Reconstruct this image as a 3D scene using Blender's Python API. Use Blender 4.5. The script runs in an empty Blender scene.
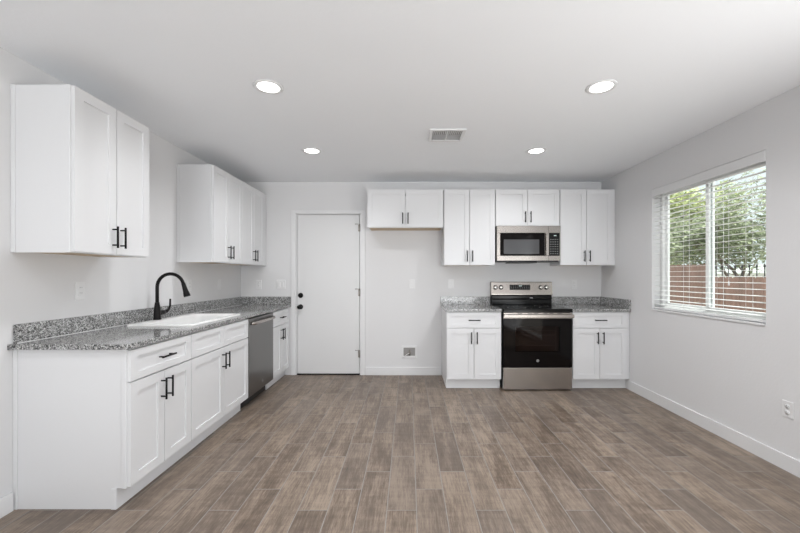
import bpy, bmesh, math, random
from mathutils import Vector, Matrix
R = math.radians
PI = math.pi
random.seed(7)
S = bpy.context.scene
C = S.collection

# ------------------------------------------------------------------ camera, world, sun, daylight fill, exposure
D = 4.85            # back wall
XL, XR = -2.161, 2.487
CEIL = 2.49
REAR = -2.6
cd = bpy.data.cameras.new('camera'); cam = bpy.data.objects.new('camera', cd); C.objects.link(cam)
cam.location = (0, 0, 1.277); cam.rotation_euler = (R(90), 0, 0)
cd.sensor_width = 36; cd.lens = 36*376/800
cd.shift_x = -8.5/800; cd.shift_y = 9.5/800
cd.clip_start = .05; cd.clip_end = 200
S.camera = cam
w = bpy.data.worlds.new('sky'); S.world = w; w.use_nodes = True
bg = w.node_tree.nodes['Background']
bg.inputs[0].default_value = (.90, .96, 1, 1); bg.inputs[1].default_value = 1.15
S.view_settings.view_transform = 'Standard'
S.view_settings.look = 'None'; S.view_settings.gamma = 1; S.view_settings.use_curve_mapping = False
S.view_settings.exposure = 0.05

def light(name, kind, loc, rot, energy, color=(1, 1, 1), size=None, size_y=None, shape='RECTANGLE', spread=None):
    l = bpy.data.lights.new(name, kind); l.energy = energy; l.color = color
    if kind == 'AREA':
        l.shape = shape; l.size = size
        if size_y: l.size_y = size_y
        if spread: l.spread = spread
    o = bpy.data.objects.new(name, l); C.objects.link(o)
    o.location = loc; o.rotation_euler = rot
    return o
sun = light('sun', 'SUN', (12, 2, 14), (0, R(27), R(-14)), 9.0, (1, .98, .94)); sun.data.angle = R(3)
# area lamps added in unseen rear openings, tilted up as daylight fill for the ceiling
REAR_OPEN = [(-1.75, -.35, .25, 2.15), (.75, 2.15, .25, 2.15)]
for a, b, c, d in REAR_OPEN:
    light('rear_daylight_fill', 'AREA', ((a+b)/2, REAR-.04, (c+d)/2), (R(106), 0, 0), 18, (.96, .98, 1), b-a, d-c, spread=R(85))
# area lamp in unseen right-wall opening beside the camera, tilted up as ceiling fill
SIDE_OPEN = (-.75, 1.35, .10, 2.10)
light('side_daylight_fill', 'AREA', (XR+.04, (SIDE_OPEN[0]+SIDE_OPEN[1])/2, (SIDE_OPEN[2]+SIDE_OPEN[3])/2), (R(122), 0, R(90)), 36, (.95, .975, 1), 2.1, 2.0)
CAN_POWER = 8.5

# ------------------------------------------------------------------ materials
def mat(name, col, rough=.5, metal=0, spec=.5, coat=0):
    m = bpy.data.materials.new(name); m.use_nodes = True
    b = m.node_tree.nodes['Principled BSDF']
    b.inputs['Base Color'].default_value = (*col, 1); b.inputs['Roughness'].default_value = rough
    b.inputs['Metallic'].default_value = metal; b.inputs['Specular IOR Level'].default_value = spec
    b.inputs['Coat Weight'].default_value = coat
    return m
def N(m, t, **kw):
    n = m.node_tree.nodes.new(t)
    for k, v in kw.items(): setattr(n, k, v)
    return n
def L(m, a, b): m.node_tree.links.new(a, b)
def bsdf(m): return m.node_tree.nodes['Principled BSDF']
def bump(m, scale, strength, dist=.002, detail=2):
    tc = N(m, 'ShaderNodeTexCoord'); n = N(m, 'ShaderNodeTexNoise'); b = N(m, 'ShaderNodeBump')
    n.inputs['Scale'].default_value = scale; n.inputs['Detail'].default_value = detail
    b.inputs['Strength'].default_value = strength; b.inputs['Distance'].default_value = dist
    L(m, tc.outputs['Object'], n.inputs['Vector']); L(m, n.outputs['Fac'], b.inputs['Height'])
    L(m, b.outputs['Normal'], bsdf(m).inputs['Normal'])
    return m
M = {}
M['wall'] = bump(mat('wall_paint', (.73, .728, .733), .75, spec=.3), 60, .25)
M['ceiling'] = bump(mat('ceiling_paint', (.90, .915, .935), .85, spec=.2), 45, .3)
M['white'] = bump(mat('cabinet_lacquer', (.735, .738, .748), .32), 3, .02)
M['trim'] = bump(mat('trim_paint', (.76, .76, .765), .4), 5, .02)
M['door'] = bump(mat('door_paint', (.71, .71, .712), .42), 8, .03)
M['plastic'] = bump(mat('white_plastic', (.77, .77, .772), .3), 4, .01)
M['slot'] = mat('dark_slot', (.06, .06, .06), .6)
M['black'] = bump(mat('matte_black_metal', (.008, .007, .007), .42, 0, .16), 30, .02)
M['nickel'] = mat('satin_nickel', (.30, .28, .26), .35, 1)
M['chrome'] = mat('chrome', (.75, .73, .70), .16, 1)
M['porcelain'] = bump(mat('sink_enamel', (.83, .83, .82), .12, coat=.3), 3, .01)
M['rawwood'] = None
M['cavity'] = mat('recess_shadow', (.30, .29, .28), .8)  # flat grey coloured as the shade inside the vent and water box
M['gloss_black'] = mat('black_enamel', (.005, .005, .005), .12, spec=.3)
M['black_body'] = mat('black_side_panel', (.012, .012, .013), .35)
M['glass_black'] = mat('black_oven_glass', (.004, .003, .003), .06, spec=.16)
M['button'] = mat('grey_button', (.30, .30, .30), .5)
M['display'] = mat('display_black', (.002, .003, .003), .08)
M['oven_in'] = mat('oven_cavity', (.30, .22, .19), .5)
M['rack'] = mat('oven_rack', (.75, .70, .66), .4, .3)
def wood(name, a, b, scale=(2, 40, 2)):
    m = mat(name, a, .6)
    tc = N(m, 'ShaderNodeTexCoord'); mp = N(m, 'ShaderNodeMapping'); n = N(m, 'ShaderNodeTexNoise'); r = N(m, 'ShaderNodeValToRGB')
    mp.inputs['Scale'].default_value = scale; n.inputs['Scale'].default_value = 2; n.inputs['Detail'].default_value = 5
    r.color_ramp.elements[0].position = .3; r.color_ramp.elements[1].position = .7
    r.color_ramp.elements[0].color = (*a, 1); r.color_ramp.elements[1].color = (*b, 1)
    L(m, tc.outputs['Object'], mp.inputs['Vector']); L(m, mp.outputs[0], n.inputs['Vector']); L(m, n.outputs['Fac'], r.inputs[0])
    L(m, r.outputs[0], bsdf(m).inputs['Base Color'])
    return m
M['rawwood'] = wood('raw_plywood', (.55, .42, .28), (.66, .52, .36))
M['fence'] = wood('red_brown_fence', (.20, .115, .085), (.31, .18, .135), (1, 6, .6))
M['bark'] = wood('bark', (.13, .10, .08), (.22, .18, .15), (6, 6, 1))
def steel(name, col, rough, axis):
    m = mat(name, col, rough, 1)
    tc = N(m, 'ShaderNodeTexCoord'); mp = N(m, 'ShaderNodeMapping'); n = N(m, 'ShaderNodeTexNoise'); b = N(m, 'ShaderNodeBump')
    mp.inputs['Scale'].default_value = axis; n.inputs['Scale'].default_value = 4; n.inputs['Detail'].default_value = 3
    b.inputs['Strength'].default_value = .08; b.inputs['Distance'].default_value = .001
    L(m, tc.outputs['Object'], mp.inputs['Vector']); L(m, mp.outputs[0], n.inputs['Vector'])
    L(m, n.outputs['Fac'], b.inputs['Height']); L(m, b.outputs['Normal'], bsdf(m).inputs['Normal'])
    return m
M['steel'] = steel('brushed_steel', (.45, .415, .385), .25, (1, 1, 120))
M['dsteel'] = steel('slate_steel', (.215, .21, .205), .30, (120, 1, 1))
# granite
def granite():
    m = mat('grey_granite', (.4, .4, .4), .09)
    tc = N(m, 'ShaderNodeTexCoord')
    v = N(m, 'ShaderNodeTexVoronoi'); v.inputs['Scale'].default_value = 230
    v2 = N(m, 'ShaderNodeTexVoronoi'); v2.inputs['Scale'].default_value = 105
    n = N(m, 'ShaderNodeTexNoise'); n.inputs['Scale'].default_value = 11; n.inputs['Detail'].default_value = 4
    for x in (v, v2, n): L(m, tc.outputs['Object'], x.inputs['Vector'])
    s1 = N(m, 'ShaderNodeSeparateColor'); L(m, v.outputs['Color'], s1.inputs[0])
    s2 = N(m, 'ShaderNodeSeparateColor'); L(m, v2.outputs['Color'], s2.inputs[0])
    a = N(m, 'ShaderNodeMath', operation='MULTIPLY_ADD'); a.inputs[1].default_value = .55
    b = N(m, 'ShaderNodeMath', operation='MULTIPLY'); b.inputs[1].default_value = .32
    c = N(m, 'ShaderNodeMath', operation='MULTIPLY_ADD'); c.inputs[1].default_value = .22
    L(m, s2.outputs[0], b.inputs[0]); L(m, s1.outputs[0], a.inputs[0]); L(m, b.outputs[0], a.inputs[2])
    L(m, n.outputs['Fac'], c.inputs[0]); L(m, a.outputs[0], c.inputs[2])
    r = N(m, 'ShaderNodeValToRGB'); r.color_ramp.interpolation = 'LINEAR'
    e = r.color_ramp.elements
    e[0].position = .18; e[0].color = (.018, .018, .02, 1)
    e[1].position = .95; e[1].color = (.70, .70, .70, 1)
    for p, k in ((.34, .085), (.46, .18), (.60, .29), (.74, .47)):
        q = e.new(p); q.color = (k, k, k*.985, 1)
    L(m, c.outputs[0], r.inputs[0]); L(m, r.outputs[0], bsdf(m).inputs['Base Color'])
    return m
M['granite'] = granite()
# wood-look plank tile: 0.162 m wide, 0.61 m long, staggered by thirds
def tile():
    m = mat('wood_look_tile', (.3, .25, .2), .42, spec=.4)
    tc = N(m, 'ShaderNodeTexCoord'); sp = N(m, 'ShaderNodeSeparateXYZ'); L(m, tc.outputs['Object'], sp.inputs[0])
    def mth(op, a, b=None, c=None):
        n = N(m, 'ShaderNodeMath', operation=op)
        for i, x in enumerate((a, b, c)):
            if x is None: continue
            if isinstance(x, (int, float)): n.inputs[i].default_value = x
            else: L(m, x, n.inputs[i])
        return n.outputs[0]
    PW, PL, G = .1618, .61, .0021
    u = mth('DIVIDE', mth('ADD', sp.outputs[0], .118), PW); col = mth('FLOOR', u); fu = mth('FRACT', u)
    off = mth('MULTIPLY', mth('FLOORED_MODULO', col, 3.0), .2033)
    v = mth('DIVIDE', mth('SUBTRACT', mth('SUBTRACT', sp.outputs[1], 2.05), off), PL); row = mth('FLOOR', v); fv = mth('FRACT', v)
    du = mth('MULTIPLY', mth('MINIMUM', fu, mth('SUBTRACT', 1.0, fu)), PW)
    dv = mth('MULTIPLY', mth('MINIMUM', fv, mth('SUBTRACT', 1.0, fv)), PL)
    dist = mth('MINIMUM', du, dv)
    gm = mth('LESS_THAN', dist, G)
    cid = N(m, 'ShaderNodeCombineXYZ'); L(m, col, cid.inputs[0]); L(m, row, cid.inputs[1])
    wn = N(m, 'ShaderNodeTexWhiteNoise', noise_dimensions='2D'); L(m, cid.outputs[0], wn.inputs['Vector'])
    # grain, shifted for each tile
    sh = N(m, 'ShaderNodeVectorMath', operation='MULTIPLY_ADD'); L(m, wn.outputs['Color'], sh.inputs[0]); sh.inputs[1].default_value = (9, 9, 9)
    L(m, tc.outputs['Object'], sh.inputs[2])
    def noise(sx, sy, detail, rough=.6, dst=0):
        mp = N(m, 'ShaderNodeMapping'); mp.inputs['Scale'].default_value = (sx, sy, 1); L(m, sh.outputs[0], mp.inputs['Vector'])
        n = N(m, 'ShaderNodeTexNoise'); n.inputs['Scale'].default_value = 1; n.inputs['Detail'].default_value = detail
        n.inputs['Roughness'].default_value = rough; n.inputs['Distortion'].default_value = dst
        L(m, mp.outputs[0], n.inputs['Vector']); return n.outputs['Fac']
    g1 = noise(13, 1.6, 4, .6, .4)      # broad bands
    g2 = noise(110, 8, 6, .85)            # fine fibres
    g3 = noise(5, 26, 3, .6)            # saw marks across
    g4 = noise(6, 3.5, 3)
    t = mth('MULTIPLY_ADD', wn.outputs['Value'], .12, .235)
    t = mth('MULTIPLY_ADD', g1, .58, t)
    t = mth('MULTIPLY_ADD', g2, 1.0, mth('SUBTRACT', t, .29))
    t = mth('MULTIPLY_ADD', g3, .24, mth('SUBTRACT', t, .02))
    t = mth('MULTIPLY_ADD', g4, .35, t)
    r = N(m, 'ShaderNodeValToRGB'); e = r.color_ramp.elements
    e[0].position = .60; e[0].color = (.068, .046, .032, 1)
    e[1].position = 1.0; e[1].color = (.33, .258, .198, 1)
    q = e.new(.80); q.color = (.152, .113, .085, 1)
    t2 = mth('MULTIPLY', t, .80)
    L(m, t2, r.inputs[0])
    # grey wash on some tiles
    gw = N(m, 'ShaderNodeMix', data_type='RGBA', blend_type='MIX'); gw.inputs[7].default_value = (.165, .140, .124, 1)
    s3 = N(m, 'ShaderNodeSeparateColor'); L(m, wn.outputs['Color'], s3.inputs[0])
    L(m, mth('MULTIPLY', s3.outputs[2], .35), gw.inputs[0]); L(m, r.outputs[0], gw.inputs[6])
    # rare dark knots
    kv = N(m, 'ShaderNodeTexVoronoi'); kv.inputs['Scale'].default_value = 2.6; L(m, sh.outputs[0], kv.inputs['Vector'])
    kn = mth('LESS_THAN', kv.outputs['Distance'], .045)
    km = N(m, 'ShaderNodeMix', data_type='RGBA'); km.inputs[7].default_value = (.085, .05, .035, 1)
    L(m, mth('MULTIPLY', kn, .75), km.inputs[0]); L(m, gw.outputs[2], km.inputs[6])
    gr = N(m, 'ShaderNodeMix', data_type='RGBA'); gr.inputs[7].default_value = (.30, .285, .27, 1)
    L(m, gm, gr.inputs[0]); L(m, km.outputs[2], gr.inputs[6])
    L(m, gr.outputs[2], bsdf(m).inputs['Base Color'])
    rr = mth('MULTIPLY_ADD', g2, .22, .30); L(m, mth('MAXIMUM', rr, mth('MULTIPLY', gm, .8)), bsdf(m).inputs['Roughness'])
    b = N(m, 'ShaderNodeBump'); b.inputs['Strength'].default_value = .35; b.inputs['Distance'].default_value = .0015
    h = mth('MULTIPLY_ADD', g2, .35, mth('MINIMUM', mth('MULTIPLY', dist, 250), 1.0)); L(m, h, b.inputs['Height'])
    L(m, b.outputs['Normal'], bsdf(m).inputs['Normal'])
    return m
M['tile'] = tile()
def glass(name, tint, gloss=.08, fr=True):
    m = bpy.data.materials.new(name); m.use_nodes = True; nt = m.node_tree; nt.nodes.clear()
    o = N(m, 'ShaderNodeOutputMaterial'); mx = N(m, 'ShaderNodeMixShader'); t = N(m, 'ShaderNodeBsdfTransparent'); g = N(m, 'ShaderNodeBsdfGlossy')
    t.inputs[0].default_value = (*tint, 1); g.inputs['Roughness'].default_value = .03
    f = N(m, 'ShaderNodeFresnel'); f.inputs[0].default_value = 1.45
    ge = N(m, 'ShaderNodeNewGeometry'); iv = N(m, 'ShaderNodeMath', operation='SUBTRACT'); iv.inputs[0].default_value = 1; L(m, ge.outputs['Backfacing'], iv.inputs[1])
    mu = N(m, 'ShaderNodeMath', operation='MULTIPLY'); f.inputs[0].default_value = 1.25 if name.startswith('tinted') else 1.45; L(m, f.outputs[0], mu.inputs[0]); L(m, iv.outputs[0], mu.inputs[1])
    L(m, mu.outputs[0], mx.inputs[0]); L(m, t.outputs[0], mx.inputs[1]); L(m, g.outputs[0], mx.inputs[2]); L(m, mx.outputs[0], o.inputs[0])
    return m
M['glass'] = glass('window_glass', (.94, .97, .96))
M['ovenglass'] = glass('tinted_oven_glass', (.42, .38, .36))
M['mesh'] = mat('microwave_screen', (.075, .075, .078), .12)
def emis(name, col, s):
    m = mat(name, col, .5); b = bsdf(m)
    b.inputs['Emission Color'].default_value = (*col, 1); b.inputs['Emission Strength'].default_value = s
    return m
M['lamp'] = emis('lamp_diffuser', (1, .985, .96), 6)
M['digits'] = emis('display_digits', (.6, .7, .68), .12)
def leafmat(name, a, b):
    m = mat(name, a, .6, spec=.2)
    g = N(m, 'ShaderNodeNewGeometry'); r = N(m, 'ShaderNodeValToRGB')
    r.color_ramp.elements[0].color = (*a, 1); r.color_ramp.elements[1].color = (*b, 1)
    L(m, g.outputs['Random Per Island'], r.inputs[0]); L(m, r.outputs[0], bsdf(m).inputs['Base Color'])
    return m
M['leaf1'] = leafmat('olive_leaves', (.24, .29, .08), (.56, .60, .28))
M['leaf2'] = leafmat('grey_green_leaves', (.13, .16, .08), (.34, .38, .23))
M['ground'] = bump(mat('pale_bounce_ground', (.55, .52, .48), .9), 20, .5)  # unseen ground made pale to bounce sunlight up to the ceiling
M['stucco'] = bump(mat('pale_stucco', (.72, .72, .68), .9), 30, .4)
M['roof'] = bump(mat('grey_green_roof', (.40, .43, .40), .9), 10, .4)
M['iron'] = mat('black_iron', (.03, .03, .035), .5)

# ------------------------------------------------------------------ mesh helpers
def bm_new(): return bmesh.new()
def box(bm, x0, x1, y0, y1, z0, z1, skip=()):
    v = [bm.verts.new(p) for p in ((x0,y0,z0),(x1,y0,z0),(x1,y1,z0),(x0,y1,z0),(x0,y0,z1),(x1,y0,z1),(x1,y1,z1),(x0,y1,z1))]
    for k, f in dict(b=(3,2,1,0), t=(4,5,6,7), f=(0,1,5,4), r=(1,2,6,5), k=(2,3,7,6), l=(3,0,4,7)).items():
        if k not in skip: bm.faces.new([v[i] for i in f])
    return v
def tube(bm, pts, rad, seg=12, caps=True, up=None):
    pts = [Vector(p) for p in pts]; n = len(pts)
    rads = rad if isinstance(rad, (list, tuple)) else [rad]*n
    rings = []; prev = None
    for i, p in enumerate(pts):
        t = (pts[min(i+1, n-1)] - pts[max(i-1, 0)]).normalized()
        if prev is None:
            a = Vector((0, 0, 1)) if abs(t.z) < .9 else Vector((1, 0, 0))
            u = t.cross(a).normalized()
        else:
            u = (prev - t*prev.dot(t)).normalized()
        prev = u; w_ = t.cross(u)
        rings.append([bm.verts.new(p + rads[i]*(math.cos(2*PI*k/seg)*u + math.sin(2*PI*k/seg)*w_)) for k in range(seg)])
    for a, b in zip(rings, rings[1:]):
        for k in range(seg): bm.faces.new((a[k], a[(k+1) % seg], b[(k+1) % seg], b[k])).smooth = True
    if caps: bm.faces.new(rings[0][::-1]); bm.faces.new(rings[-1])
def lathe(bm, prof, c=(0, 0, 0), axis='z', seg=32):
    """prof: list of (radius, height) about the axis through c"""
    rings = []
    for r, h in prof:
        ring = []
        for k in range(seg):
            a = 2*PI*k/seg; x, y = r*math.cos(a), r*math.sin(a)
            p = {'z': (x, y, h), 'y': (x, h, y), 'x': (h, x, y)}[axis]
            ring.append(bm.verts.new((p[0]+c[0], p[1]+c[1], p[2]+c[2])))
        rings.append(ring)
    for a, b in zip(rings, rings[1:]):
        for k in range(seg): bm.faces.new((a[k], a[(k+1) % seg], b[(k+1) % seg], b[k])).smooth = True
    bm.faces.new(rings[0][::-1]); bm.faces.new(rings[-1])
def obj(name, bm, m, parent=None, bevel=0, seg=1, loc=None, norm=True):
    if norm: bmesh.ops.recalc_face_normals(bm, faces=bm.faces)
    me = bpy.data.meshes.new(name); bm.to_mesh(me); bm.free()
    o = bpy.data.objects.new(name, me); C.objects.link(o)
    for x in (m if isinstance(m, list) else [m]): me.materials.append(x)
    if parent: o.parent = parent
    if loc: o.location = loc
    if bevel:
        b = o.modifiers.new('bevel', 'BEVEL'); b.width = bevel; b.segments = seg; b.limit_method = 'ANGLE'; b.angle_limit = R(40)
    return o
def B(name, m, parent, *boxes, bevel=0, seg=1):
    bm = bm_new()
    for b in boxes: box(bm, *b)
    return obj(name, bm, m, parent, bevel, seg)
def thing(name, label, cat, loc=(0, 0, 0), rz=0, group=None):
    o = bpy.data.objects.new(name, None); o.empty_display_size = .1; C.objects.link(o)
    o.location = (*loc, 0)[:3]; o.rotation_euler = (0, 0, rz); o['label'] = label; o['category'] = cat
    if group: o['group'] = group
    return o
def tag(o, label, cat, group=None):
    o['label'] = label; o['category'] = cat
    if group: o['group'] = group
    return o
def structure(o): o['kind'] = 'structure'; return o
def dup(root, loc, rz=None, label=None):
    r = root.copy(); C.objects.link(r); r.location = loc
    if rz is not None: r.rotation_euler = (0, 0, rz)
    if label: r['label'] = label
    for ch in list(root.children):
        c = ch.copy(); C.objects.link(c); c.parent = r
        for g in list(ch.children):
            d = g.copy(); C.objects.link(d); d.parent = c
    return r

# ------------------------------------------------------------------ room shell
T = .15
structure(B('floor', M['tile'], None, (XL-T, XR+T, REAR-T, D+T, -.10, 0)))
structure(B('ceiling', M['ceiling'], None, (XL-T, XR+T, REAR-T, D+T, CEIL, CEIL+.12)))
structure(B('wall_left', M['wall'], None, (XL-T, XL, REAR-T, D+T, 0, CEIL)))
DX0, DX1, DZ = -1.462, -.608, 2.09          # door opening
structure(B('wall_back', M['wall'], None, (XL, DX0, D, D+T, 0, CEIL), (DX1, XR, D, D+T, 0, CEIL), (DX0, DX1, D, D+T, DZ, CEIL)))
WY0, WY1, WZ0, WZ1 = 2.616, 3.843, .94, 2.158   # window opening
structure(B('wall_right', M['wall'], None, (XR, XR+T, REAR-T, SIDE_OPEN[0], 0, CEIL), (XR, XR+T, SIDE_OPEN[1], WY0, 0, CEIL),
            (XR, XR+T, SIDE_OPEN[0], SIDE_OPEN[1], 0, SIDE_OPEN[2]), (XR, XR+T, SIDE_OPEN[0], SIDE_OPEN[1], SIDE_OPEN[3], CEIL), (XR, XR+T, WY1, D+T, 0, CEIL),
            (XR, XR+T, WY0, WY1, 0, WZ0), (XR, XR+T, WY0, WY1, WZ1, CEIL)))
xs = [XL] + [v for a in REAR_OPEN for v in a[:2]] + [XR]
rb = [(xs[0], xs[1], REAR-T, REAR, 0, CEIL), (xs[2], xs[3], REAR-T, REAR, 0, CEIL), (xs[4], xs[5], REAR-T, REAR, 0, CEIL)]
for a, b, c, d in REAR_OPEN: rb += [(a, b, REAR-T, REAR, 0, c), (a, b, REAR-T, REAR, d, CEIL)]
structure(B('wall_rear', M['wall'], None, *rb))
BH, BT = .102, .014
def base(name, *b): return structure(B(name, M['trim'], None, *b, bevel=.0015, seg=1))
base('baseboard_back', (-.553, .422, D-BT, D, 0, BH))
base('baseboard_right', (XR-BT, XR, SIDE_OPEN[1]+.06, 4.32, 0, BH))
base('baseboard_left', (XL, XL+BT, REAR, 2.045, 0, BH))

# entry door, set in the back wall
door = structure(thing('door_1', 'x', 'x')); del door['label']; del door['category']
door.location = (0, D, 0)
cas = .052
B('door_casing', M['trim'], door, (DX0-cas+.004, DX0+.006, -.014, .0, 0, DZ+.036), (DX1-.006, DX1+cas-.002, -.014, .0, 0, DZ+.036),
  (DX0+.006, DX1-.006, -.014, .0, DZ-.008, DZ+.036), bevel=.003)
B('door_jamb', M['trim'], door, (DX0, DX0+.020, 0, T, 0, DZ), (DX1-.020, DX1, 0, T, 0, DZ), (DX0+.020, DX1-.020, 0, T, DZ-.018, DZ),
)
B('door_gap_shade', M['slot'], door, (DX0+.0202, DX0+.034, .0475, .058, .012, DZ-.0182), (DX1-.034, DX1-.0202, .0475, .058, .012, DZ-.0182), (DX0+.034, DX1-.034, .0475, .058, DZ-.034, DZ-.0182))  # dark strips added to paint the shade in the gap around the door
B('door_panel', M['door'], door, (DX0+.0255, DX1-.0255, .004, .046, .018, DZ-.0235), bevel=.002)
B('threshold', M['black'], door, (DX0+.02, DX1-.02, .004, T, .0005, .011))
for k, z in enumerate((1.895, 1.06, .27)):
    bm = bm_new(); x = DX1-.0215
    tube(bm, [(x, -.004, z-.045), (x, -.004, z+.045)], .0065, 10)
    lathe(bm, [(.004, z+.045), (.0075, z+.048), (.004, z+.053)], (x, -.004, 0), seg=10)
    box(bm, x-.022, x-.004, -.0005, .0015, z-.044, z+.044)
    h = obj('hinge', bm, M['nickel'], door)
    bm = bm_new(); tube(bm, [(x, -.008, z+.05), (x-.045, -.016, z+.05)], .0032, 8)
    tube(bm, [(x-.045, -.016, z+.05), (x-.053, -.012, z+.05)], .0055, 8)
    obj('hinge_stop', bm, M['nickel'], h)
kx = -1.391
bm = bm_new(); lathe(bm, [(.0325, .002), (.0325, -.004), (.029, -.013), (.018, -.016), (.016, -.02)], (kx, 0, 1.027), 'y'); box(bm, kx-.004, kx+.004, -.030, -.015, 1.012, 1.042)
obj('deadbolt', bm, M['black'], door)
bm = bm_new(); lathe(bm, [(.032, .002), (.032, -.006), (.014, -.010), (.012, -.028), (.022, -.034), (.029, -.046), (.028, -.058), (.018, -.066), (.004, -.067)], (kx, 0, .88), 'y')
obj('door_knob', bm, M['black'], door)

# window
win = structure(thing('window_1', 'x', 'x')); del win['label']; del win['category']
FX0, FX1 = XR+.085, XR+.140
ym = (WY0+WY1)/2 + .01
def rect(bm, x0, x1, y0, y1, z0, z1, t):
    box(bm, x0, x1, y0, y1, z0, z0+t); box(bm, x0, x1, y0, y1, z1-t, z1)
    box(bm, x0, x1, y0, y0+t, z0+t, z1-t); box(bm, x0, x1, y1-t, y1, z0+t, z1-t)
bm = bm_new(); rect(bm, FX0, FX1, WY0+.001, WY1-.001, WZ0+.001, WZ1-.001, .035); obj('window_frame', bm, M['trim'], win, .003)
for nm, a, b, x in (('sliding_sash', WY0+.036, ym+.022, FX0+.004), ('fixed_sash', ym-.022, WY1-.036, FX0+.030)):
    bm = bm_new(); rect(bm, x, x+.022, a, b, WZ0+.036, WZ1-.036, .034); s = obj(nm, bm, M['trim'], win, .002)
    B('pane', M['glass'], s, (x+.009, x+.013, a+.034, b-.034, WZ0+.070, WZ1-.070))
B('window_sill', M['trim'], win, (XR-.010, FX0, WY0+.001, WY1-.001, WZ0-.012, WZ0+.004), bevel=.002)

# ceiling vent and the four recessed lights
vent = thing('ceiling_vent', 'white square ceiling air vent with angled louvres', 'vent', (.327, 3.228, CEIL))
def rectz(bm, x0, x1, y0, y1, z0, z1, t):
    box(bm, x0, x1, y0, y0+t, z0, z1); box(bm, x0, x1, y1-t, y1, z0, z1); box(bm, x0, x0+t, y0+t, y1-t, z0, z1); box(bm, x1-t, x1, y0+t, y1-t, z0, z1)
bm = bm_new(); rectz(bm, -.150, .150, -.138, .138, -.012, -.0005, .028); box(bm, -.006, .006, -.11, .11, -.011, -.002); obj('vent_frame', bm, M['plastic'], vent, .003)
B('duct_shade_plate', M['cavity'], vent, (-.122, .122, -.11, .11, -.003, -.0005))
bm = bm_new()
def slat(bm, c, half, length, ang, along='x'):
    dx = half*math.cos(ang); dz = half*math.sin(ang); t = .0008
    if along == 'x': pts = [(c[0]-length/2, c[1]-dx, c[2]-dz), (c[0]+length/2, c[1]-dx, c[2]-dz), (c[0]+length/2, c[1]+dx, c[2]+dz), (c[0]-length/2, c[1]+dx, c[2]+dz)]
    else: pts = [(c[0]-dx, c[1]-length/2, c[2]-dz), (c[0]-dx, c[1]+length/2, c[2]-dz), (c[0]+dx, c[1]+length/2, c[2]+dz), (c[0]+dx, c[1]-length/2, c[2]+dz)]
    a = [bm.verts.new((p[0], p[1], p[2]-t)) for p in pts]; b = [bm.verts.new((p[0], p[1], p[2]+t)) for p in pts]
    bm.faces.new(a[::-1]); bm.faces.new(b)
    for i in range(4): bm.faces.new((a[i], a[(i+1) % 4], b[(i+1) % 4], b[i]))
for sx in (-1, 1):
    for k in range(7): slat(bm, (sx*.064, -.008+.0175*k, -.007), .006, .112, R(35))
    for k in range(7): slat(bm, (sx*.064-.048+.016*k, -.064, -.007), .006, .088, R(35), 'y')
obj('louvres', bm, M['plastic'], vent)
def can(label, x, y):
    t = thing('recessed_light', label, 'ceiling light', (x, y, CEIL), 0, 'recessed ceiling lights')
    bm = bm_new(); seg = 48
    prof = [(.0675, -.001), (.0675, -.004), (.075, -.007), (.088, -.006), (.094, -.001)]
    rings = [[bm.verts.new((r*math.cos(2*PI*k/seg), r*math.sin(2*PI*k/seg), h)) for k in range(seg)] for r, h in prof]
    rings.append(rings[0])
    for a, b in zip(rings, rings[1:]):
        for k in range(seg): bm.faces.new((a[k], a[(k+1) % seg], b[(k+1) % seg], b[k])).smooth = True
    obj('trim_ring', bm, M['plastic'], t)
    bm = bm_new(); lathe(bm, [(.0665, -.001), (.0665, -.003), (.05, -.0035), (.001, -.0036)], seg=48); obj('lamp_diffuser', bm, M['lamp'], t)
    l = light('lamp_glow', 'AREA', (x, y, CEIL-.012), (0, 0, 0), CAN_POWER, (.98, .985, 1), .15, None, 'DISK', R(150))
    return t
can('recessed ceiling light nearest the left wall cabinets, front pair', -.897, 2.41)
can('recessed ceiling light in front of the window, front pair', 1.236, 2.41)
can('recessed ceiling light of the rear pair above the left counter side', -.936, 3.64)
can('recessed ceiling light of the rear pair, on the microwave side', 1.237, 3.64)
for x in (-.9, 1.236):  # added lamps out of view, without fittings, to brighten the room
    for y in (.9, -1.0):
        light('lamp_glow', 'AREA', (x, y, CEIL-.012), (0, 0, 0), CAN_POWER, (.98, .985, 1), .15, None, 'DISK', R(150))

# ------------------------------------------------------------------ cabinets (local: x along wall, y=0 wall, -y out, z up)
def shaker(name, parent, x0, x1, z0, z1, yf, rail=.057):
    """framed door front: outer face at y=yf"""
    th = .019; bm = bm_new(); r = rail if (z1-z0) > .25 else .040
    box(bm, x0, x0+rail, yf, yf+th, z0, z1); box(bm, x1-rail, x1, yf, yf+th, z0, z1)
    box(bm, x0+rail, x1-rail, yf, yf+th, z0, z0+r); box(bm, x0+rail, x1-rail, yf, yf+th, z1-r, z1)
    box(bm, x0+rail-.003, x1-rail+.003, yf+.009, yf+.016, z0+r-.003, z1-r+.003)
    return obj(name, bm, M['white'], parent)
def pull(parent, x, z, yf, vertical=True, ln=.132):
    bm = bm_new(); h = ln/2; q = .048; r = .0058
    e = (lambda s: (x, yf-.032, z+s)) if vertical else (lambda s: (x+s, yf-.032, z))
    tube(bm, [e(-h), e(h)], r, 10)
    for s in (-q, q):
        p = e(s); tube(bm, [(p[0], yf+.001, p[2]), (p[0], yf-.032, p[2])], .0048, 8)
    return obj('handle', bm, M['black'], parent)
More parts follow.
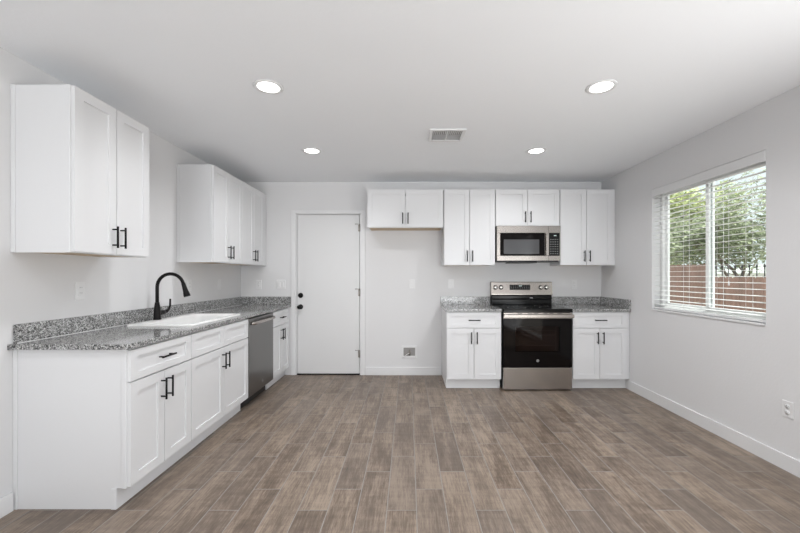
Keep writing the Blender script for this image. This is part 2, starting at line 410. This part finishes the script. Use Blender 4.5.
def base_cab(label, loc, rz, w, drawers, doors=2, scribe=None, end_l=False, handles=True):
    t = thing('base_cabinet', label, 'cabinet', loc, rz, 'white base cabinets')
    h = .877; dp = .620; k = .115; kd = .067
    bm = bm_new()
    for x0, x1 in ((0, .018), (w-.018, w)):
        box(bm, x0, x1, -dp+.019, -.001, k, h); box(bm, x0, x1, -dp+kd, -.001, .0005, k)
    box(bm, .018, w-.018, -dp+.019, -.001, k, k+.016); box(bm, .018, w-.018, -.010, -.001, k+.016, h)
    obj('carcass', bm, M['white'], t)
    st = .038
    bm = bm_new(); y0, y1 = -dp, -dp+.019; e = .0015
    box(bm, -e*0, st, y0, y1, k, h); box(bm, w-st, w, y0, y1, k, h); box(bm, st, w-st, y0, y1, h-st, h); box(bm, st, w-st, y0, y1, k, k+.03); box(bm, st, w-st, y0, y1, .675, .705)
    obj('face_frame', bm, M['white'], t, .001)
    B('toe_kick', M['white'], t, (0, w, -dp+kd-.012, -dp+kd, .0005, k-.001))
    yf = -dp-.0195; g = .0025
    n = len(drawers)
    for i, kind in enumerate(drawers):
        a = g + i*w/n; b = (i+1)*w/n - g
        d = shaker('drawer' if kind == 'drawer' else 'false_front', t, a, b, .698, h-.009, yf)
        if kind == 'drawer': pull(d, (a+b)/2, (.698+h-.009)/2, yf, False)
    for i in range(doors):
        a = g + i*w/doors; b = (i+1)*w/doors - g
        d = shaker('door', t, a, b, .121, .690, yf)
        hx = (b-.029) if i == 0 else (a+.029)
        pull(d, hx, .585, yf)
    if scribe: B('filler_strip', M['white'], t, (w+.0005, w+scribe, -dp, -dp+.019, k, h), (w+.0005, w+scribe, -dp+kd-.012, -dp+kd, .0005, k-.001))
    if end_l:
        for q in ((-.006, 0, -.024, -.001, .0005, h), (-.006, 0, -dp+.0005, -dp+.026, k, h), (-.006, 0, -dp+kd-.0118, -dp+kd+.016, .0005, k-.001)): B('end_trim', M['white'], t, q, bevel=.0015)
    return t
def wall_cab(label, loc, rz, w, z0, z1, scribe=None, end_l=False, drop=0):
    t = thing('wall_cabinet', label, 'cabinet', (loc[0], loc[1], z0), rz, 'white wall cabinets')
    h = z1-z0; dp = .325
    bm = bm_new()
    for x0, x1 in ((0, .016), (w-.016, w)): box(bm, x0, x1, -dp+.019, -.001, 0, h)
    box(bm, .016, w-.016, -dp+.019, -.001, h-.016, h); box(bm, .016, w-.016, -.010, -.001, .012, h-.016)
    obj('carcass', bm, M['white'], t)
    B('bottom_panel', M['rawwood'], t, (.016, w-.016, -dp+.019, -.001, .006, .018))['label'] = 'unfinished plywood underside'
    st = .038; bm = bm_new(); y0, y1 = -dp, -dp+.019
    box(bm, 0, st, y0, y1, 0, h); box(bm, w-st, w, y0, y1, 0, h); box(bm, st, w-st, y0, y1, h-st, h); box(bm, st, w-st, y0, y1, 0, .03)
    obj('face_frame', bm, M['white'], t, .001)
    yf = -dp-.0195; g = .0025
    for i in range(2):
        a = g + i*w/2; b = (i+1)*w/2 - g
        d = shaker('door', t, a, b, .006, h-.004, yf)
        pull(d, (b-.029) if i == 0 else (a+.029), .11 if h > .6 else .108+drop, yf)
    if scribe: B('filler_strip', M['white'], t, (w+.0005, w+scribe, -dp, -dp+.019, 0, h))
    if end_l:
        for q in ((-.006, 0, -.024, -.001, 0, h), (-.006, 0, -dp+.0005, -dp+.026, 0, h)): B('end_trim', M['white'], t, q, bevel=.0015)
    return t
# left run
R90 = R(90)
base_cab('white base cabinet with one drawer at the open end of the left counter', (XL, 2.058), R90, .576, ['drawer'], end_l=True)
base_cab('white base cabinet with two false fronts under the sink', (XL, 2.635), R90, .935, ['false', 'false'])
base_cab('narrow white base cabinet between the dishwasher and the door', (XL, 4.226), R90, .565, ['drawer'], scribe=.057)
Z0, Z1 = 1.405, 2.318
wall_cab('large white wall cabinet alone above the near end of the left counter', (XL, 2.045), R90, .592, Z0, Z1, end_l=True)
wall_cab('left-wall cabinet beyond the faucet, nearer of the joined pair', (XL, 3.508), R90, .610, Z0, Z1, end_l=True)
wall_cab('left-wall cabinet in the back corner, farther of the joined pair', (XL, 4.119), R90, .612, Z0, Z1, scribe=.117)
# back run
wall_cab('short wide white wall cabinet beside the door, over the empty fridge space', (-.494, D), 0, .914, 1.858, Z1)
wall_cab('tall white wall cabinet left of the microwave', (.427, D), 0, .612, Z0, Z1)
wall_cab('short white wall cabinet directly above the microwave', (1.045, D), 0, .765, 1.874, Z1)
wall_cab('tall white wall cabinet in the right corner beside the window wall', (1.818, D), 0, .630, Z0, Z1, scribe=.037)
base_cab('white base cabinet left of the stove beside the empty fridge space', (.428, D), 0, .612, ['drawer'])
base_cab('white base cabinet right of the stove in the corner', (1.838, D), 0, .610, ['drawer'], scribe=.037)

# ------------------------------------------------------------------ countertops
CZ0, CZ1, SPL = .8785, .908, 1.012
ct = thing('countertop', 'long speckled grey granite countertop with the white sink along the left wall', 'countertop', (0, 0, 0), 0, 'granite countertops')
SX0, SX1, SY0, SY1 = -2.065, -1.585, 2.738, 3.565       # sink outline
h0, h1, v0, v1 = SX0+.03, SX1-.03, SY0+.03, SY1-.03
xa, xb, ya, yb = XL+.001, -1.512, 2.022, D-.001
bm = bm_new()
box(bm, xa, xb, ya, v0, CZ0, CZ1, 'k'); box(bm, xa, xb, v1, yb, CZ0, CZ1, 'f'); box(bm, xa, h0, v0, v1, CZ0, CZ1, 'fk'); box(bm, h1, xb, v0, v1, CZ0, CZ1, 'fk')
obj('slab', bm, M['granite'], ct, .003, 2)
B('backsplash', M['granite'], ct, (xa, xa+.020, 2.052, yb, CZ1+.0003, SPL), bevel=.002)
B('backsplash', M['granite'], ct, (xa+.0205, xb, yb-.020, yb, CZ1+.0003, SPL), bevel=.002)
B('caulk_line', M['trim'], ct, (xa+.020, xa+.0225, 2.056, yb-.020, CZ1+.0001, CZ1+.0025))
ct = thing('countertop', 'short granite countertop left of the stove', 'countertop', (0, 0, 0), 0, 'granite countertops')
B('slab', M['granite'], ct, (.412, 1.044, D-.655, D-.001, CZ0, CZ1), bevel=.003, seg=2)
B('backsplash', M['granite'], ct, (.412, 1.044, D-.021, D-.001, CZ1+.0003, SPL), bevel=.002)
ct = thing('countertop', 'short granite countertop right of the stove, wrapping up two walls', 'countertop', (0, 0, 0), 0, 'granite countertops')
B('slab', M['granite'], ct, (1.828, XR-.001, D-.655, D-.001, CZ0, CZ1), bevel=.003, seg=2)
B('backsplash', M['granite'], ct, (1.828, XR-.0215, D-.021, D-.001, CZ1+.0003, SPL), bevel=.002)
B('backsplash', M['granite'], ct, (XR-.021, XR-.001, D-.650, D-.001, CZ1+.0003, SPL), bevel=.002)

# put each worktop's origin on the worktop itself
for o in [o for o in C.objects if o.get('category') == 'countertop']:
    k0 = list(o.children)[0]; c0 = Vector(k0.bound_box[0]); o.location = c0
    for ch in o.children: ch.location = -c0
# ------------------------------------------------------------------ sink
def rrect(x0, x1, y0, y1, r, seg=6):
    out = []
    for cx_, cy_, a0 in ((x1-r, y1-r, 0), (x0+r, y1-r, 90), (x0+r, y0+r, 180), (x1-r, y0+r, 270)):
        for k in range(seg+1):
            a = R(a0+90*k/seg); out.append((cx_+r*math.cos(a), cy_+r*math.sin(a)))
    return out
sk = thing('kitchen_sink', 'white drop-in kitchen sink set in the left granite countertop', 'sink', ((SX0+SX1)/2, (SY0+SY1)/2, CZ1))
bm = bm_new()
hx, hy = (SX1-SX0)/2, (SY1-SY0)/2
prof = []
def ins(d, z, r, back=0): return [(x, y, z) for x, y in rrect(-hx+d+back, hx-d, -hy+d, hy-d, r)]
loops = [ins(.000, .0006, .030), ins(.000, .010, .030), ins(.004, .0145, .028), ins(.012, .016, .024), ins(.026, .0145, .03), ins(.036, .010, .045, .045),
         ins(.041, -.004, .05, .045), ins(.050, -.16, .05, .045), ins(.075, -.180, .05, .045), ins(.14, -.184, .04, .045)]
rings = [[bm.verts.new(p) for p in lp] for lp in loops]
for a, b in zip(rings, rings[1:]):
    n = len(a)
    for k in range(n): bm.faces.new((a[k], a[(k+1) % n], b[(k+1) % n], b[k])).smooth = True
bm.faces.new(rings[-1])
bas = obj('basin', bm, M['porcelain'], sk, norm=False)
bm = bm_new(); lathe(bm, [(.044, -.1838), (.044, -.181), (.036, -.180), (.030, -.183), (.002, -.183)], (.02, 0, 0)); obj('drain', bm, M['chrome'], sk)

# ------------------------------------------------------------------ faucet
fa = thing('kitchen_faucet', 'matte black gooseneck pull-down faucet behind the white sink', 'faucet', (-2.042, 3.055, CZ1+.0165))
bm = bm_new(); lathe(bm, [(.029, 0), (.029, .006), (.026, .012), (.0245, .06), (.0215, .10), (.0175, .125), (.0155, .14)], seg=28); obj('faucet_base', bm, M['black'], fa)
bm = bm_new(); rr = .108; zc = .262; pts = [(0, 0, .13), (0, 0, .20)]
pts += [(rr-rr*math.cos(R(a)), 0, zc+rr*math.sin(R(a))) for a in range(0, 166, 11)]
tube(bm, pts, .0132, 16); obj('spout', bm, M['black'], fa)
a = R(165); e = Vector((rr-rr*math.cos(a), 0, zc+rr*math.sin(a))); t_ = Vector((math.sin(a), 0, math.cos(a))).normalized(); t_ = Vector((.30, 0, -.954))
bm = bm_new(); tube(bm, [e-t_*.004, e+t_*.02, e+t_*.06, e+t_*.095, e+t_*.108], [.0145, .016, .019, .0245, .0245], 18); obj('spray_head', bm, M['black'], fa)
bm = bm_new(); tube(bm, [(0, .010, .052), (0, .060, .050), (0, .090, .052)], [.021, .021, .018], 16)
tube(bm, [(0, .085, .052), (0, .120, .056), (0, .148, .070), (0, .165, .098), (0, .168, .158)], [.017, .014, .010, .008, .0068], 12); obj('lever_handle', bm, M['black'], fa)

# ------------------------------------------------------------------ dishwasher (local frame as the cabinets)
dw = thing('dishwasher', 'dark stainless steel dishwasher under the left granite countertop', 'dishwasher', (XL, 3.572, 0), R90)
W = .652
B('tub', M['black_body'], dw, (.012, W-.012, -.59, -.012, .10, .868))
B('toe_kick', M['black_body'], dw, (.004, W-.004, -.553, -.533, .002, .112))
bm = bm_new(); box(bm, .004, W-.004, -.644, -.592, .118, .866); dd = obj('door', bm, M['dsteel'], dw, .005, 2)
bm = bm_new()
tube(bm, [(.045, -.643, .820), (.050, -.670, .820), (.07, -.679, .820), (W/2, -.684, .820), (W-.07, -.679, .820), (W-.050, -.670, .820), (W-.045, -.643, .820)], .0125, 12)
for v in bm.verts: v.co.z = .820 + (v.co.z-.820)*1.25
obj('handle', bm, M['steel'], dd)
bm = bm_new(); lathe(bm, [(.012, -.6438), (.012, -.6452), (.010, -.6455), (.001, -.6455)], (W/2+.02, 0, .185), 'y', 20); obj('round_badge', bm, M['button'], dd)

# ------------------------------------------------------------------ stove
st = thing('electric_range', 'freestanding stainless and black electric stove between the two base cabinets', 'stove', (1.4365, D, 0))
w2 = .384
B('body', M['black_body'], st, (-w2+.003, w2-.003, -.625, -.030, .03, .900))
B('storage_drawer', M['steel'], st, (-w2+.002, w2-.002, -.672, -.627, .014, .256), bevel=.004, seg=2)
for sx in (-1, 1):
    for y in (-.57, -.1):
        bm = bm_new(); lathe(bm, [(.018, 0), (.018, .010), (.012, .012), (.012, .03)], (sx*.32, y, 0), seg=12); obj('foot', bm, M['black_body'], st)
wx, wz0, wz1 = .250, .435, .718
bm = bm_new(); y0, y1 = -.672, -.640
box(bm, -w2+.002, -wx, y0, y1, .262, .868); box(bm, wx, w2-.002, y0, y1, .262, .868); box(bm, -wx, wx, y0, y1, .262, wz0); box(bm, -wx, wx, y0, y1, wz1, .868)
od = obj('oven_door', bm, M['glass_black'], st)
B('oven_window', M['ovenglass'], od, (-wx, wx, y0+.0002, y0+.004, wz0, wz1))
B('window_recess', M['oven_in'], od, (-wx, wx, -.6275, -.626, wz0, wz1))
bm = bm_new()
for z in (.50, .615, .665): tube(bm, [(-wx+.004, -.634, z), (wx-.004, -.634, z)], .0022, 6)
for x in (-.235, .215): tube(bm, [(x, -.634, wz0+.003), (x, -.634, wz1-.003)], .003, 6)
obj('oven_racks', bm, M['rack'], od)
bm = bm_new(); box(bm, -w2+.002, w2-.002, -.676, -.6725, .806, .868); obj('door_top_trim', bm, M['steel'], od, .001)
bm = bm_new()
vs = box(bm, -w2-.004, w2+.004, -.722, -.704, .815, .853)
for sx in (-1, 1): box(bm, sx*(w2-.03)-.014, sx*(w2-.03)+.014, -.705, -.676, .822, .848)
obj('handle', bm, M['steel'], od, .006, 3)
for x in (-.20, -.09, -.02, .08, .15, .24): B('front_vent', M['slot'], st, (x-.024, x+.024, -.6775, -.6762, .858, .864))
# badge: round emblem with raised letters
bm = bm_new(); lathe(bm, [(.015, -.6715), (.015, -.6735), (.0135, -.674), (.001, -.674)], (0, 0, .335), 'y', 28); bd = obj('round_badge', bm, M['button'], od)
def text(s, size, loc, m, parent, name='lettering', rot=(R90, 0, 0)):
    cu = bpy.data.curves.new(name, 'FONT'); cu.body = s; cu.size = size; cu.extrude = .0003; cu.align_x = 'CENTER'; cu.align_y = 'CENTER'
    tmp = bpy.data.objects.new('tmp', cu); C.objects.link(tmp)
    bpy.context.view_layer.update()
    me = bpy.data.meshes.new_from_object(tmp.evaluated_get(bpy.context.evaluated_depsgraph_get()))
    bpy.data.objects.remove(tmp)
    o = bpy.data.objects.new(name, me); C.objects.link(o); me.materials.append(m); o.parent = parent; o.location = loc; o.rotation_euler = rot
    return o
text('GE', .015, (0, -.6744, .335), M['slot'], bd)
text('GE', .008, (W/2+.02, -.6458, .185), M['slot'], dd)
# cooktop
bm = bm_new(); box(bm, -w2+.001, w2-.001, -.690, -.085, .9005, .912); box(bm, -w2+.001, w2-.001, -.690, -.632, .874, .9005)
ck = obj('cooktop', bm, M['gloss_black'], st, .004, 2)
for x, y, r in ((-.19, -.52, .105), (.19, -.52, .115), (-.19, -.24, .09), (.19, -.24, .08)):
    bm = bm_new(); seg = 40
    A = [bm.verts.new((x+r*math.cos(2*PI*k/seg), y+r*math.sin(2*PI*k/seg), .9124)) for k in range(seg)]
    Bq = [bm.verts.new((x+(r-.004)*math.cos(2*PI*k/seg), y+(r-.004)*math.sin(2*PI*k/seg), .9124)) for k in range(seg)]
    for k in range(seg): bm.faces.new((A[k], A[(k+1) % seg], Bq[(k+1) % seg], Bq[k]))
    obj('burner_ring', bm, M['button'], ck)
# backguard
bm = bm_new(); box(bm, -w2+.002, w2-.002, -.080, -.004, .912, 1.030); tube(bm, [(-w2+.01, -.078, .985), (w2-.01, -.078, .985)], .012, 12)
B('backguard_support', M['black_body'], st, (-w2+.002, w2-.002, -.040, -.004, .880, 1.035))
obj('backguard_black', bm, M['gloss_black'], st, .006, 2)
bm = bm_new()
pr = [(-.020, 1.030), (-.086, 1.030), (-.098, 1.040), (-.098, 1.050), (-.074, 1.196), (-.066, 1.202), (-.004, 1.202), (-.004, 1.036)]
L_ = [bm.verts.new((-w2-.002, y, z)) for y, z in pr]; R_ = [bm.verts.new((w2+.002, y, z)) for y, z in pr]
bm.faces.new(L_); bm.faces.new(R_[::-1])
for i in range(len(pr)): bm.faces.new((L_[i], R_[i], R_[(i+1) % len(pr)], L_[(i+1) % len(pr)]))
bk = obj('control_panel', bm, M['steel'], st)
tl = math.atan2(.024, .146)
def on_panel(o, x, z):         # parts built around the origin facing -y, laid on the tilted panel
    o.location = (x, -.098+.024*(z-1.050)/.146, z); o.rotation_euler = (-tl, 0, 0); return o
for x in (-.335, -.265, .240, .310):
    bm = bm_new(); lathe(bm, [(.026, .002), (.026, -.003), (.021, -.005), (.019, -.024), (.016, -.027), (.001, -.027)], (0, 0, 0), 'y', 28); box(bm, -.003, .003, -.030, -.02, -.018, .018)
    k_ = on_panel(obj('knob', bm, M['chrome'], bk), x, 1.132)
    bm = bm_new()
    for i in range(28): pass
    lathe(bm, [(.030, .001), (.030, -.0012), (.001, -.0012)], (0, 0, 0), 'y', 28); on_panel(obj('knob_ring', bm, M['slot'], bk), x, 1.132)
bm = bm_new(); box(bm, -.135, .125, -.0025, .002, -.033, .033); on_panel(obj('display', bm, M['display'], bk), -.020, 1.134)
for i in range(9):
    for j in range(3):
        x = -.115+i*.028
        if -.03 < x < .03 and j == 2: continue
        bm = bm_new(); box(bm, x-.006, x+.006, -.0032, -.002, -.024+j*.019, -.020+j*.019)
        on_panel(obj('touch_button', bm, M['button'], bk), -.020, 1.134)
bm = bm_new(); box(bm, -.020, .020, -.0034, -.002, -.005, .005); on_panel(obj('clock_display', bm, M['digits'], bk), -.018, 1.150)
B('model_sticker', M['plastic'], st, (.10, .135, -.0912, -.0902, .997, 1.003))

# ------------------------------------------------------------------ microwave
mw = thing('over_range_microwave', 'stainless over-the-range microwave hung under the short wall cabinet', 'microwave', (1.428, D, 1.449))
w3 = .378; hm = .423; yf = -.385
B('body', M['black_body'], mw, (-w3+.002, w3-.002, yf+.034, -.002, .012, hm-.002))
bm = bm_new(); xs_ = .235     # split between door and panel
dx0, dx1 = -w3+.040, .190; z0, z1 = .068, .340
box(bm, -w3, xs_, yf, yf+.033, .010, z0); box(bm, -w3, xs_, yf, yf+.033, z1, hm); box(bm, -w3, dx0, yf, yf+.033, z0, z1); box(bm, dx1, xs_, yf, yf+.033, z0, z1)
md = obj('door', bm, M['steel'], mw, .0015)
B('door_glass', M['glass_black'], md, (dx0, dx1, yf+.001, yf+.02, z0, z1))
B('window_screen', M['mesh'], md, (dx0+.042, dx1-.065, yf+.0003, yf+.003, z0+.022, z1-.078))
bm = bm_new(); box(bm, .194, .228, yf-.040, yf-.026, z0+.002, z1-.002); box(bm, .202, .220, yf-.027, yf+.001, z0+.02, z0+.05); box(bm, .202, .220, yf-.027, yf+.001, z1-.05, z1-.02)
obj('handle', bm, M['steel'], md, .005, 3)
cp = B('control_panel', M['steel'], mw, (xs_+.002, w3, yf, yf+.033, .010, hm), bevel=.0015)
B('keypad', M['display'], cp, (xs_+.004, w3-.012, yf-.0015, yf+.002, z0, z1))
for i in range(4):
    for j in range(7):
        x = xs_+.026+i*.027; z = z0+.025+j*.028
        B('keypad_button', M['button'], cp, (x-.006, x+.006, yf-.0022, yf-.0015, z-.004, z+.004))
B('clock_display', M['digits'], cp, (xs_+.062, xs_+.092, yf-.0025, yf-.0014, z1-.036, z1-.028))
bm = bm_new(); box(bm, -w3+.01, w3-.01, yf+.04, -.02, 0, .012); box(bm, -.20, .10, yf+.01, yf+.30, -.016, 0); obj('vent_base', bm, M['black_body'], mw, .003)

# ------------------------------------------------------------------ outlets, switches, water box
def plate(kind, label, loc, rz, w=.072, h=.116):
    nm = {'o': 'wall_outlet', 's': 'light_switch', 'ss': 'light_switch', 'g': 'wall_outlet'}[kind]
    t = thing(nm, label, 'outlet' if 'outlet' in nm else 'switch', loc, rz, 'white wall plates')
    if kind == 'ss': w = .118
    B('cover_plate', M['plastic'], t, (-w/2, w/2, -.006, -.0005, -h/2, h/2), bevel=.0025, seg=2)
    if kind == 'o':
        for s in (-1, 1):
            bm = bm_new(); lathe(bm, [(.0165, -.0055), (.0165, -.0075), (.001, -.0076)], (0, 0, s*.0195), 'y', 20); q = obj('socket', bm, M['plastic'], t)
            B('socket_slots', M['slot'], q, (-.0075, -.0050, -.0082, -.0074, s*.0195+.000, s*.0195+.008), (.0050, .0075, -.0082, -.0074, s*.0195+.001, s*.0195+.008), (-.0025, .0025, -.0082, -.0074, s*.0195-.010, s*.0195-.005))
    else:
        for x in ((-.023, .023) if kind == 'ss' else (0,)):
            q = B('rocker' if kind != 'g' else 'socket_face', M['plastic'], t, (x-.0165, x+.0165, -.0095, -.0055, -.033, .033), bevel=.0012)
            if kind == 'g':
                for s in (-1, 1): B('socket_slots', M['slot'], q, (-.0075, -.0055, -.0102, -.0094, s*.018, s*.018+.007), (.0055, .0075, -.0102, -.0094, s*.018, s*.018+.007))
    return t
plate('o', 'white duplex outlet low on the right wall near the baseboard', (XR, 2.462, .403), R(-90), h=.108)
plate('s', 'single white switch alone above the empty fridge space', (.046, D, 1.172), 0)
plate('s', 'white switch plate on the back wall just left of the stove', (.548, D, 1.178), 0, w=.07)
plate('g', 'white outlet on the back wall right of the stove', (2.135, D, 1.166), 0)
plate('g', 'white outlet on the back wall next to the left corner', (-1.930, D, 1.166), 0)
plate('ss', 'double white switch plate on the back wall beside the door casing', (-1.645, D, 1.168), 0)
plate('g', 'white outlet on the left wall below the large near wall cabinet', (XL, 2.470, 1.180), R90)
plate('g', 'white outlet on the left wall behind the faucet head', (XL, 3.700, 1.185), R90)
plate('s', 'white wall plate on the left wall near the back corner', (XL, 4.288, 1.180), R90)
wb = thing('water_supply_box', 'white recessed fridge water outlet box low on the back wall', 'water box', (.010, D, .298))
bm = bm_new(); rectq = [(-.098, .098, -.078, .078, .030)]
box(bm, -.098, -.074, -.008, -.0005, -.078, .078); box(bm, .074, .098, -.008, -.0005, -.078, .078); box(bm, -.074, .074, -.008, -.0005, -.078, -.050); box(bm, -.074, .074, -.008, -.0005, .054, .078)
obj('box_flange', bm, M['plastic'], wb, .002)
B('recess_shade_plate', M['cavity'], wb, (-.074, .074, -.0025, -.0005, -.050, .054))
bm = bm_new(); tube(bm, [(.006, -.010, -.045), (.006, -.010, .022)], .008, 10); tube(bm, [(.006, -.014, .005), (.006, -.028, .005)], .006, 8); box(bm, -.016, .028, -.032, -.028, 0, .010); obj('valve', bm, M['nickel'], wb)
bm = bm_new(); tube(bm, [(.004, -.012, -.010), (-.030, -.016, -.028), (-.066, -.018, -.060), (-.085, -.012, -.078)], .0042, 8); obj('supply_tube', bm, M['plastic'], wb)

# ------------------------------------------------------------------ window blind
bl = thing('window_blind', 'white horizontal slat blind with open slats hanging in the window', 'blind', (XR, 0, 0))
Y0, Y1 = WY0+.008, WY1-.008
B('valance', M['plastic'], bl, (-.004, .006, WY0+.002, WY1-.002, WZ1-.080, WZ1-.003), bevel=.003)
B('headrail', M['plastic'], bl, (.010, .062, Y0, Y1, WZ1-.048, WZ1-.006))
bm = bm_new(); pitch = .0465; z = WZ1-.095; n = 0
while z > WZ0+.045:
    slat(bm, (.037, (Y0+Y1)/2, z), .025, Y1-Y0, R(3), 'y'); z -= pitch; n += 1
obj('slats', bm, M['plastic'], bl)
B('bottom_rail', M['plastic'], bl, (.012, .062, Y0, Y1, WZ0+.008, WZ0+.026), bevel=.003)
for y in (Y0+.16, Y0+.42, Y1-.42, Y1-.16):
    bm = bm_new()
    for x in (.011, .063): tube(bm, [(x, y, WZ0+.02), (x, y, WZ1-.05)], .0011, 5)
    obj('ladder_cord', bm, M['plastic'], bl)
bm = bm_new(); tube(bm, [(.004, Y0+.30, WZ1-.085), (.004, Y0+.30, WZ0+.30)], .0012, 5); lathe(bm, [(.002, WZ0+.30), (.006, WZ0+.27), (.004, WZ0+.262)], (.004, Y0+.30, 0), seg=10); obj('pull_cord', bm, M['plastic'], bl)

# ------------------------------------------------------------------ outside
structure(B('ground', M['ground'], None, (XR+T+.01, 60, -15, 60, -.25, -.12)))
def fence(label, x, ya, yb, top, jit=.006):
    t = thing('wooden_fence', label, 'fence', (x, 0, -.12))
    bm = bm_new(); y = ya; rnd = random.Random(int(ya*10))
    while y < yb:
        h = top+.12 + rnd.uniform(-jit, jit); b = y+.135
        box(bm, 0, .02, y, b, 0, h-.02); box(bm, 0, .02, y+.02, b-.02, h-.02, h); y += .142
    obj('boards', bm, M['fence'], t)
    B('rail', M['fence'], t, (.021, .06, ya, yb, .35, .44)); B('rail', M['fence'], t, (.021, .06, ya, yb, top-.15, top-.06))
    return t
fence('lower red-brown board fence seen in the right window pane', 5.5, 1.0, 6.72, 1.262)
fence('taller red-brown board fence seen in the left window pane', 5.5, 6.90, 12.5, 1.50)
ir = thing('iron_fence', 'black iron picket fence with spear tips behind the lower board fence', 'fence', (6.3, 0, -.12))
bm = bm_new()
for k in range(34):
    y = 3.2+k*.15; hh = 1.55
    tube(bm, [(0, y, 0), (0, y, hh), (0, y, hh+.015), (0, y, hh+.08)], [.009, .009, .020, .001], 6)
obj('pickets', bm, M['iron'], ir)
B('rail', M['iron'], ir, (-.02, .02, 3.1, 8.3, 1.24, 1.28)); B('rail', M['iron'], ir, (-.02, .02, 3.1, 8.3, .25, .29))
hs = thing('neighbour_house', 'pale neighbouring house with a low grey-green roof beyond the fence', 'house', (16, 12, -.12))
B('wall', M['stucco'], hs, (0, 7, -7, 9, 0, 1.55))
bm = bm_new(); a = [bm.verts.new(p) for p in ((-.4, -7.4, 1.52), (7.4, -7.4, 1.52), (7.4, 9.4, 1.52), (-.4, 9.4, 1.52), (3.5, -5, 2.15), (3.5, 7, 2.15))]
for f in ((3,2,1,0), (0,1,4), (1,2,5,4), (2,3,5), (3,0,4,5)): bm.faces.new([a[i] for i in f])
obj('roof', bm, M['roof'], hs)
def tree(label, loc, h, ln0, spread, nl, leafm, seed, leaf=.055, thick=.10, dense_z=(0, 99), extra=0):
    rnd = random.Random(seed)
    t = thing('leafy_tree', label, 'tree', (loc[0], loc[1], -.12))
    bm = bm_new(); tips = []
    def grow(p, d, ln, r, lvl):
        pts = [p.copy()]; q = p.copy(); dd = d.copy(); rads = [r]
        for i in range(4):
            dd = (dd + Vector((rnd.uniform(-.28, .28), rnd.uniform(-.28, .28), rnd.uniform(-.14, .14)))).normalized()
            nq = q + dd*ln/4
            if math.hypot(nq.x, nq.y) > spread: dd = Vector((-q.x*.25, -q.y*.25, 1)).normalized(); nq = q + dd*ln/5
            q = nq; pts.append(q.copy()); rads.append(r*(1-.13*(i+1)))
            if lvl >= 2: tips.append(q.copy())
        tube(bm, pts, rads, 6 if lvl < 3 else 4, False)
        if lvl < 5:
            for k in range(3 if lvl else 6):
                az = rnd.uniform(0, 2*PI); el = rnd.uniform(-.15, 1.0)
                nd = (dd*.45 + Vector((math.cos(az)*math.cos(el), math.sin(az)*math.cos(el), math.sin(el)*.7))).normalized()
                grow(pts[rnd.choice((2, 3, 4)) if lvl else rnd.choice((3, 4))], nd, (ln if lvl else ln0)*rnd.uniform(.62, .86), rads[3]*.62, lvl+1)
    grow(Vector((0, 0, 0)), Vector((0, 0, 1)), h, thick, 0)
    obj('trunk', bm, M['bark'], t)
    low = [p for p in tips if dense_z[0] < p.z < dense_z[1]] or tips
    bm = bm_new()
    for i in range(nl+extra):
        p = rnd.choice(tips if i < nl else low); s = .13
        c = p + Vector((rnd.gauss(0, s), rnd.gauss(0, s), rnd.gauss(-.04, s)))
        u = Vector((rnd.gauss(0, 1), rnd.gauss(0, 1), rnd.gauss(0, .7))).normalized(); v = u.orthogonal().normalized()
        q = rnd.uniform(.6, 1.3)*leaf; k = .40
        bm.faces.new([bm.verts.new(c+u*q), bm.verts.new(c+v*q*k), bm.verts.new(c-u*q), bm.verts.new(c-v*q*k)])
    obj('foliage', bm, leafm, t)
    return t
tree('leafy olive-green tree filling the left window pane', (9.5, 13.4), 2.0, 2.1, 2.0, 24000, M['leaf1'], 3, .075, extra=6000, dense_z=(1.2, 3.0))
tree('sparser grey-green tree with bare branches in the right window pane', (7.9, 8.9), 1.35, 1.5, 1.7, 5500, M['leaf2'], 11, .055, extra=5000, dense_z=(1.3, 2.7))
